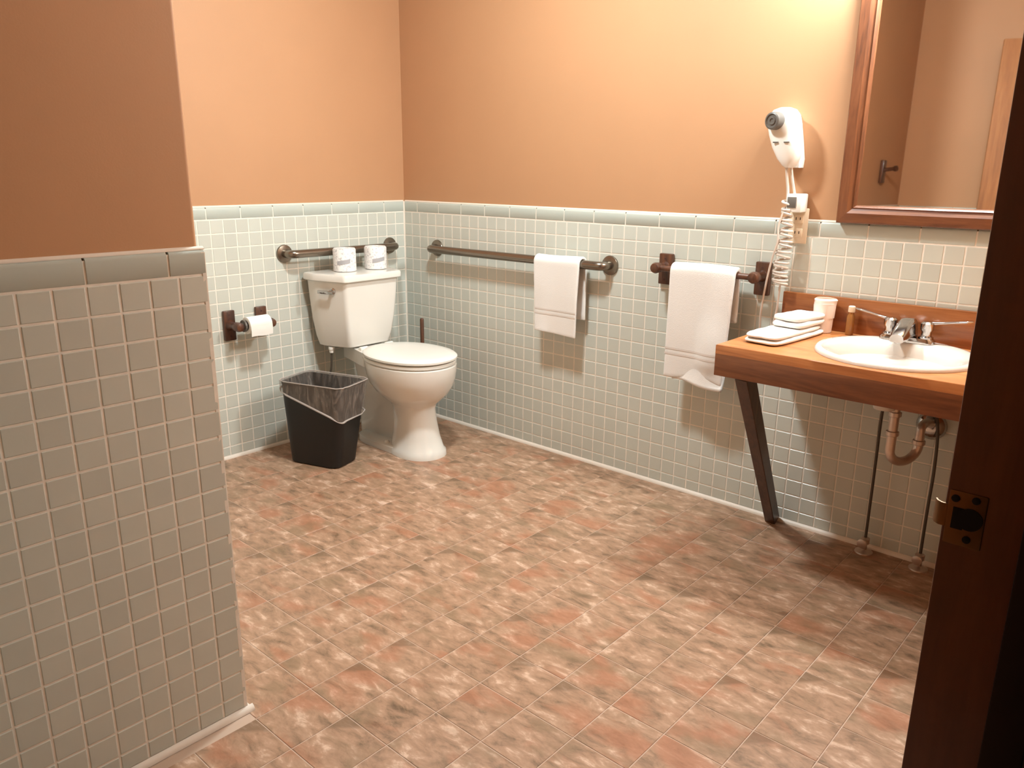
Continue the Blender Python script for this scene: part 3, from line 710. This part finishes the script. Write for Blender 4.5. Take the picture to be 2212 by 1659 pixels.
# plumbing under the counter
t = thing('drain_trap', (2.50, -.20, .45), 'bare metal drain trap pipe hanging under the counter', 'pipe')
tp = [(2.508, -.265, .590), (2.508, -.265, .455)]
U0, U1 = Vector((2.508, -.265, .455)), Vector((2.560, -.165, .455)); um = (U0+U1)/2; ur = (U1-U0)/2
for k in range(1, 14):
    a = PI*k/14; tp.append(um - ur*math.cos(a) + Vector((0, 0, -.044*math.sin(a))))
tp += [tuple(U1), (2.560, -.165, .490)]
bm = B(); tube(bm, tp, .0138, 18); mk('trap_bend', bm, m_pipe, t)
bm = B(); tube(bm, smooth_path([(2.560, -.165, .486), (2.560, -.165, .515), (2.558, -.10, .515), (2.552, 0.0, .480)], .03, 6), .0132, 18); mk('trap_arm', bm, m_pipe, t)
for c, d in (((2.508, -.265, .500), (0, 0, 1)), ((2.560, -.165, .458), (0, 0, 1)), ((2.508, -.265, .560), (0, 0, 1))):
    bm = B(); lathe(bm, c, d, [(0, .0155), (.002, .0185), (.014, .0185), (.016, .0155)], 10); mk('slip_nut', bm, m_pipe, t)
bm = B(); lathe(bm, (2.552, 0.0, .478), (0, -1, 0), [(0, .046), (.004, .046), (.014, .040), (.024, .026), (.027, .015)], 30); mk('wall_flange', bm, m_chrome, t)
def supply(pts, label, nut):
    p0, p1 = Vector(pts[0]), Vector(pts[-1]); t = thing('supply_line', p1, label, 'pipe', 'water supply lines under the counter')
    bm = B(); tube(bm, catmull(pts, 8), .0048, 10); mk('hose', bm, m_line, t)
    bm = B(); lathe(bm, p0 + Vector((0, 0, .012)), (0, 0, -1), [(0, .008), (.002, .013), (.022, .013), (.026, .008)], 12); mk('nut', bm, m_white_pl if nut else m_line, t)
    bm = B(); q = Vector((p1.x, p1.y, 0)); lathe(bm, q, (0, 0, 1), [(0, .030), (.004, .029), (.010, .014), (.012, .009), (.03, .009), (.034, .015), (.052, .015), (.056, .008)], 22)
    lathe(bm, q + Vector((0, -.014, .043)), (0, -1, 0), [(0, .006), (.012, .006), (.014, .016), (.022, .016), (.024, .010)], 16); mk('stop_valve', bm, m_pipe, t)
supply([(2.436, -.125, .580), (2.430, -.115, .50), (2.420, -.075, .36), (2.414, -.05, .22), (2.413, -.045, .05)], 'thin water supply line left of the drain trap, with a pale nut', True)
supply([(2.560, -.09, .590), (2.585, -.075, .50), (2.590, -.055, .36), (2.588, -.05, .22), (2.587, -.045, .05)], 'thin water supply line right of the drain trap, nearer the doorway', False)

# ------------------------------------------------------------------ things on the counter
from mathutils import noise as mnoise
def folded(name, label, c, hx_, hy_, h, rz, layers, group, seed):
    """soft pillowy folded cloth: each layer is a puffy rounded slab with wavy edges"""
    t = thing(name, c, label, 'towel', group); rnd = random.Random(seed); z = 0
    for k in range(layers):
        hh = h/layers*1.12; rm = Matrix.Rotation(rz + math.radians(rnd.uniform(-2.5, 2.5)), 3, 'Z'); bm = B(); rings = []
        ax = hx_*(1-.05*k); ay = hy_*(1-.05*k); off = Vector((rnd.uniform(-.003, .003), rnd.uniform(-.004, .004), 0)); nv, nu = 14, 64
        for i in range(nv+1):
            ph = -PI/2 + PI*i/nv; cp, sp_ = math.cos(ph), math.sin(ph); ring = []
            g = abs(cp)**.32
            for j in range(nu):
                th = 2*PI*j/nu; cx_, sy_ = math.cos(th), math.sin(th)
                m_ = (abs(cx_)**7 + abs(sy_)**7)**(-1/7)
                p = Vector((ax*cx_*m_*g, ay*sy_*m_*g, 0)); wv = mnoise.noise(Vector((p.x*26+seed, p.y*22, k*3.1)))
                e = 1 + .03*mnoise.noise(Vector((cx_*2.2+seed*3, sy_*2.2, k+.5)))
                q = rm @ (p*e) + off
                zz = z + hh/2 + hh/2*math.copysign(abs(sp_)**.75, sp_)*(1+.10*wv)
                if sp_ > 0: zz += .0025*wv + .003*(1-g)*0
                ring.append(Vector(c) + q + Vector((0, 0, max(zz, .0002))))
            rings.append(ring)
        loft(bm, rings); mk('cloth' if k == 0 else 'fold', bm, m_towel, t, auto=80)
        z += hh*.86
    return t
folded('folded_hand_towel', 'white hand towel folded long, lying under a smaller cloth on the counter', (2.140, -.245, CZ), .062, .165, .032, math.radians(-3), 2, 'folded towels on the counter', 1)
folded('folded_washcloth', 'small white folded washcloth lying on top of the long folded towel', (2.150, -.165, CZ+.0325), .052, .088, .038, math.radians(-8), 2, 'folded towels on the counter', 2)
t = thing('wrapped_cup', (2.193, -.063, CZ), 'milky plastic cup in a film wrapper in front of the backsplash', 'cup')
bm = B(); lathe(bm, (2.193, -.063, CZ), (0, 0, 1), [(0, .026), (.002, .029), (.09, .033), (.098, .034), (.1, .03), (.098, .012), (.0985, .001)], 30); mk('cup', bm, m_cupwrap, t)
bm = B(); rings = []
for z, r in ((.05, .0335), (.09, .0355), (.102, .035), (.109, .037), (.114, .031)):
    rings.append([Vector((2.193+(r+(.003*math.sin(3*a+z*60) if z > .1 else .0006*math.sin(7*a)))*math.cos(a), -.063+(r*.9)*math.sin(a), CZ+z)) for a in [2*PI*i/36 for i in range(36)]])
loft(bm, rings, False, False); mk('film_wrapper', bm, m_cupwrap, t)
t = thing('shampoo_bottle', (2.277, -.050, CZ), 'tiny amber bottle with cream cap in front of the backsplash', 'bottle')
bm = B(); lathe(bm, (2.277, -.050, CZ), (0, 0, 1), [(0, .010), (.002, .0125), (.060, .0125), (.068, .010), (.072, .008), (.078, .008)], 22); mk('bottle_body', bm, m_amber, t)
bm = B(); lathe(bm, (2.277, -.050, CZ+.076), (0, 0, 1), [(0, .0105), (.001, .011), (.018, .0105), (.02, .008)], 20); mk('cap', bm, m_cream_pl, t)

# ------------------------------------------------------------------ mirror
MX0, MX1, MZ0, MZ1, FWD = 2.186, 2.950, 1.100, 1.865, .057
t = thing('mirror', ((MX0+MX1)/2, 0, MZ0), 'wall mirror in a wide brown wooden frame above the counter', 'mirror')
def rail(a, b, inn_a, inn_b, m):
    """mitred frame piece: outer a-b, inner inn_a-inn_b as (x, z)"""
    bm = B(); rings = []
    for o_, i_ in ((a, inn_a), (b, inn_b)):
        o_, i_ = Vector((o_[0], 0, o_[1])), Vector((i_[0], 0, i_[1]))
        def q(f, y): p = o_.lerp(i_, f); return Vector((p.x, y, p.z))
        rings.append([q(0, .0), q(0, -.030), q(.06, -.034), q(.55, -.034), (q(.72, -.028)), q(.80, -.026), q(.86, -.029), q(.95, -.024), q(1, -.016), q(1, .0)])
    loft(bm, rings); return mk('frame_rail', bm, m, t, auto=30)
o4 = [(MX0, MZ0), (MX1, MZ0), (MX1, MZ1), (MX0, MZ1)]; i4 = [(MX0+FWD, MZ0+FWD), (MX1-FWD, MZ0+FWD), (MX1-FWD, MZ1-FWD), (MX0+FWD, MZ1-FWD)]
for k in range(4): rail(o4[k], o4[(k+1) % 4], i4[k], i4[(k+1) % 4], m_frame_h if k % 2 == 0 else m_frame_v)
bm = B(); gw, gh = (MX1-MX0)/2-FWD+.004, (MZ1-MZ0)/2-FWD+.004
dl = math.radians(0.5)     # the glass sits very slightly askew in its frame
tl = math.radians(0.45); gx = Vector((math.cos(dl), math.sin(dl), 0)); gz = Vector((0, math.sin(tl), math.cos(tl))); gy = gz.cross(gx)
obox(bm, ((MX0+MX1)/2, -.011, (MZ0+MZ1)/2), gx, gy, gx.cross(gy), gw, .0015, gh)
mk('mirror_glass', bm, m_glass, t, smooth=False)

# ------------------------------------------------------------------ wall outlet, hair dryer with coiled cord
t = thing('outlet', (2.052, 0, 1.08), 'cream wall outlet plate behind the coiled hair dryer cord', 'outlet')
bm = B(); box(bm, (2.019, -.0075, 1.022), (2.085, -.001, 1.140), .003); mk('cover_plate', bm, m_cream_pl, t)
for zz in (1.058, 1.104):
    bm = B(); obox(bm, (2.052, -.0085, zz), (1, 0, 0), (0, 1, 0), (0, 0, 1), .017, .002, .0145, .0015); r_ = mk('receptacle', bm, m_cream_pl, t)
    for sx in (-.007, .007):
        bm = B(); box(bm, (2.052+sx-.0012, -.0112, zz-.003), (2.052+sx+.0012, -.0100, zz+.006)); mk('slot', bm, m_hole, r_)
t = thing('hair_dryer', (2.0, 0, 1.28), 'white wall mounted hair dryer with dark round nozzle and coiled cord', 'hair dryer')
bm = B(); rings = []
for z, cx, hx_, y0_, y1_ in ((1.272, 2.020, .012, -.070, -.030), (1.280, 2.019, .022, -.078, -.022), (1.300, 2.016, .036, -.086, -.018), (1.335, 2.009, .048, -.093, -.016), (1.375, 2.001, .054, -.098, -.015), (1.41, 1.994, .055, -.100, -.015), (1.438, 1.991, .050, -.097, -.017), (1.455, 1.991, .036, -.088, -.024), (1.462, 1.992, .016, -.074, -.036)):
    yc, hy_ = (y0_+y1_)/2, (y1_-y0_)/2
    rings.append([Vector((cx+hx_*math.copysign(abs(math.cos(a))**.85, math.cos(a)), yc+hy_*math.copysign(abs(math.sin(a))**.85, math.sin(a)), z)) for a in [2*PI*i/32 for i in range(32)]])
loft(bm, rings); mk('dryer_body', bm, m_white_pl, t)
bm = B(); rings = []
for z, cx, hx_ in ((1.272, 2.026, .018), (1.30, 2.016, .030), (1.36, 1.996, .040), (1.42, 1.982, .042), (1.447, 1.980, .034), (1.456, 1.982, .02)):
    rings.append([Vector((cx+hx_*sx, y, z)) for sx, y in ((-1, .0085), (-1, -.012), (-.8, -.022), (.8, -.022), (1, -.012), (1, .0085))])
loft(bm, rings); mk('wall_cradle', bm, m_white_pl, t)
nd_ = Vector((-.22, -.97, -.03)).normalized(); nc = Vector((1.985, -.078, 1.4195))
bm = B(); lathe(bm, nc, nd_, [(0, .029), (.035, .0285), (.042, .027), (.044, .022), (.040, .019), (.040, .014), (.043, .012), (.043, .008), (.040, .006), (.040, .001)], 32); mk('nozzle', bm, m_grey_pl, t)['label'] = 'dark grey round nozzle'
for xx in (1.985, 2.022):
    bm = B(); obox(bm, (xx, -.0955, 1.352), (1, 0, 0), (0, 1, 0), (0, 0, 1), .009, .003, .0022, .001); mk('switch', bm, m_grey_pl, t)
bm = B(); obox(bm, (2.050, -.030, 1.158), (1, 0, 0), (0, 1, 0), (0, 0, 1), .026, .028, .030, .004); pg = mk('plug_block', bm, m_white_pl, t)
bm = B(); obox(bm, (2.044, -.0588, 1.160), (1, 0, 0), (0, 1, 0), (0, 0, 1), .015, .003, .018, .0015); mk('plug_face', bm, m_grey_pl, pg)
bm = B(); tube(bm, catmull([(2.012, -.055, 1.280), (2.016, -.050, 1.24), (2.022, -.048, 1.20), (2.024, -.048, 1.165)], 6), .0048, 10)
tube(bm, catmull([(2.026, -.050, 1.280), (2.032, -.046, 1.24), (2.040, -.040, 1.20), (2.044, -.036, 1.180)], 6), .0042, 10); mk('straight_cord', bm, m_cord, t)
pts = []; turns = 17; NN = turns*12
axis = catmull([(2.022, -.052, 1.165), (2.030, -.055, 1.11), (2.034, -.055, 1.05), (2.030, -.052, .99), (2.022, -.048, .93), (2.026, -.045, .885)], 40)
for k in range(NN+1):
    f = k/NN; c = axis[min(int(f*(len(axis)-1)), len(axis)-1)]; a = 2*PI*turns*f
    R_ = .013 + .011*min(1, f*1.6) ; pts.append(c + Vector((R_*math.cos(a), R_*.8*math.sin(a), .004*math.sin(a*.5))))
bm = B(); tube(bm, pts, .0042, 7); mk('coiled_cord', bm, m_cord, t)
bm = B(); tube(bm, catmull([(2.022, -.068, 1.13), (2.012, -.072, 1.08), (2.014, -.072, 1.03), (2.000, -.070, .975), (1.986, -.066, .90), (1.974, -.060, .81), (1.969, -.052, .745), (1.972, -.040, .69), (1.995, -.03, .70), (2.016, -.034, .78), (2.024, -.042, .865), (2.026, -.045, .890)], 8), .0036, 8); mk('loose_cord', bm, m_cord, t)

# ------------------------------------------------------------------ robe hook on the stub wall (seen in the mirror)
HY, HZ = -2.416, 1.300
t = thing('robe_hook', (XN, HY, HZ), 'dark wooden robe hook on the orange wall, seen only in the mirror', 'hook')
bm = B(); box(bm, (XN-PB, HY-.028, HZ-.065), (XN+.012, HY+.028, HZ+.065), .004); mk('backplate', bm, m_dark_h, t)
bm = B(); lathe(bm, (XN+.010, HY, HZ+.01), (1, .15, .12), [(0, .016), (.01, .011), (.05, .011), (.062, .017), (.075, .016), (.08, .006)], 20); mk('peg', bm, m_dark_h, t)
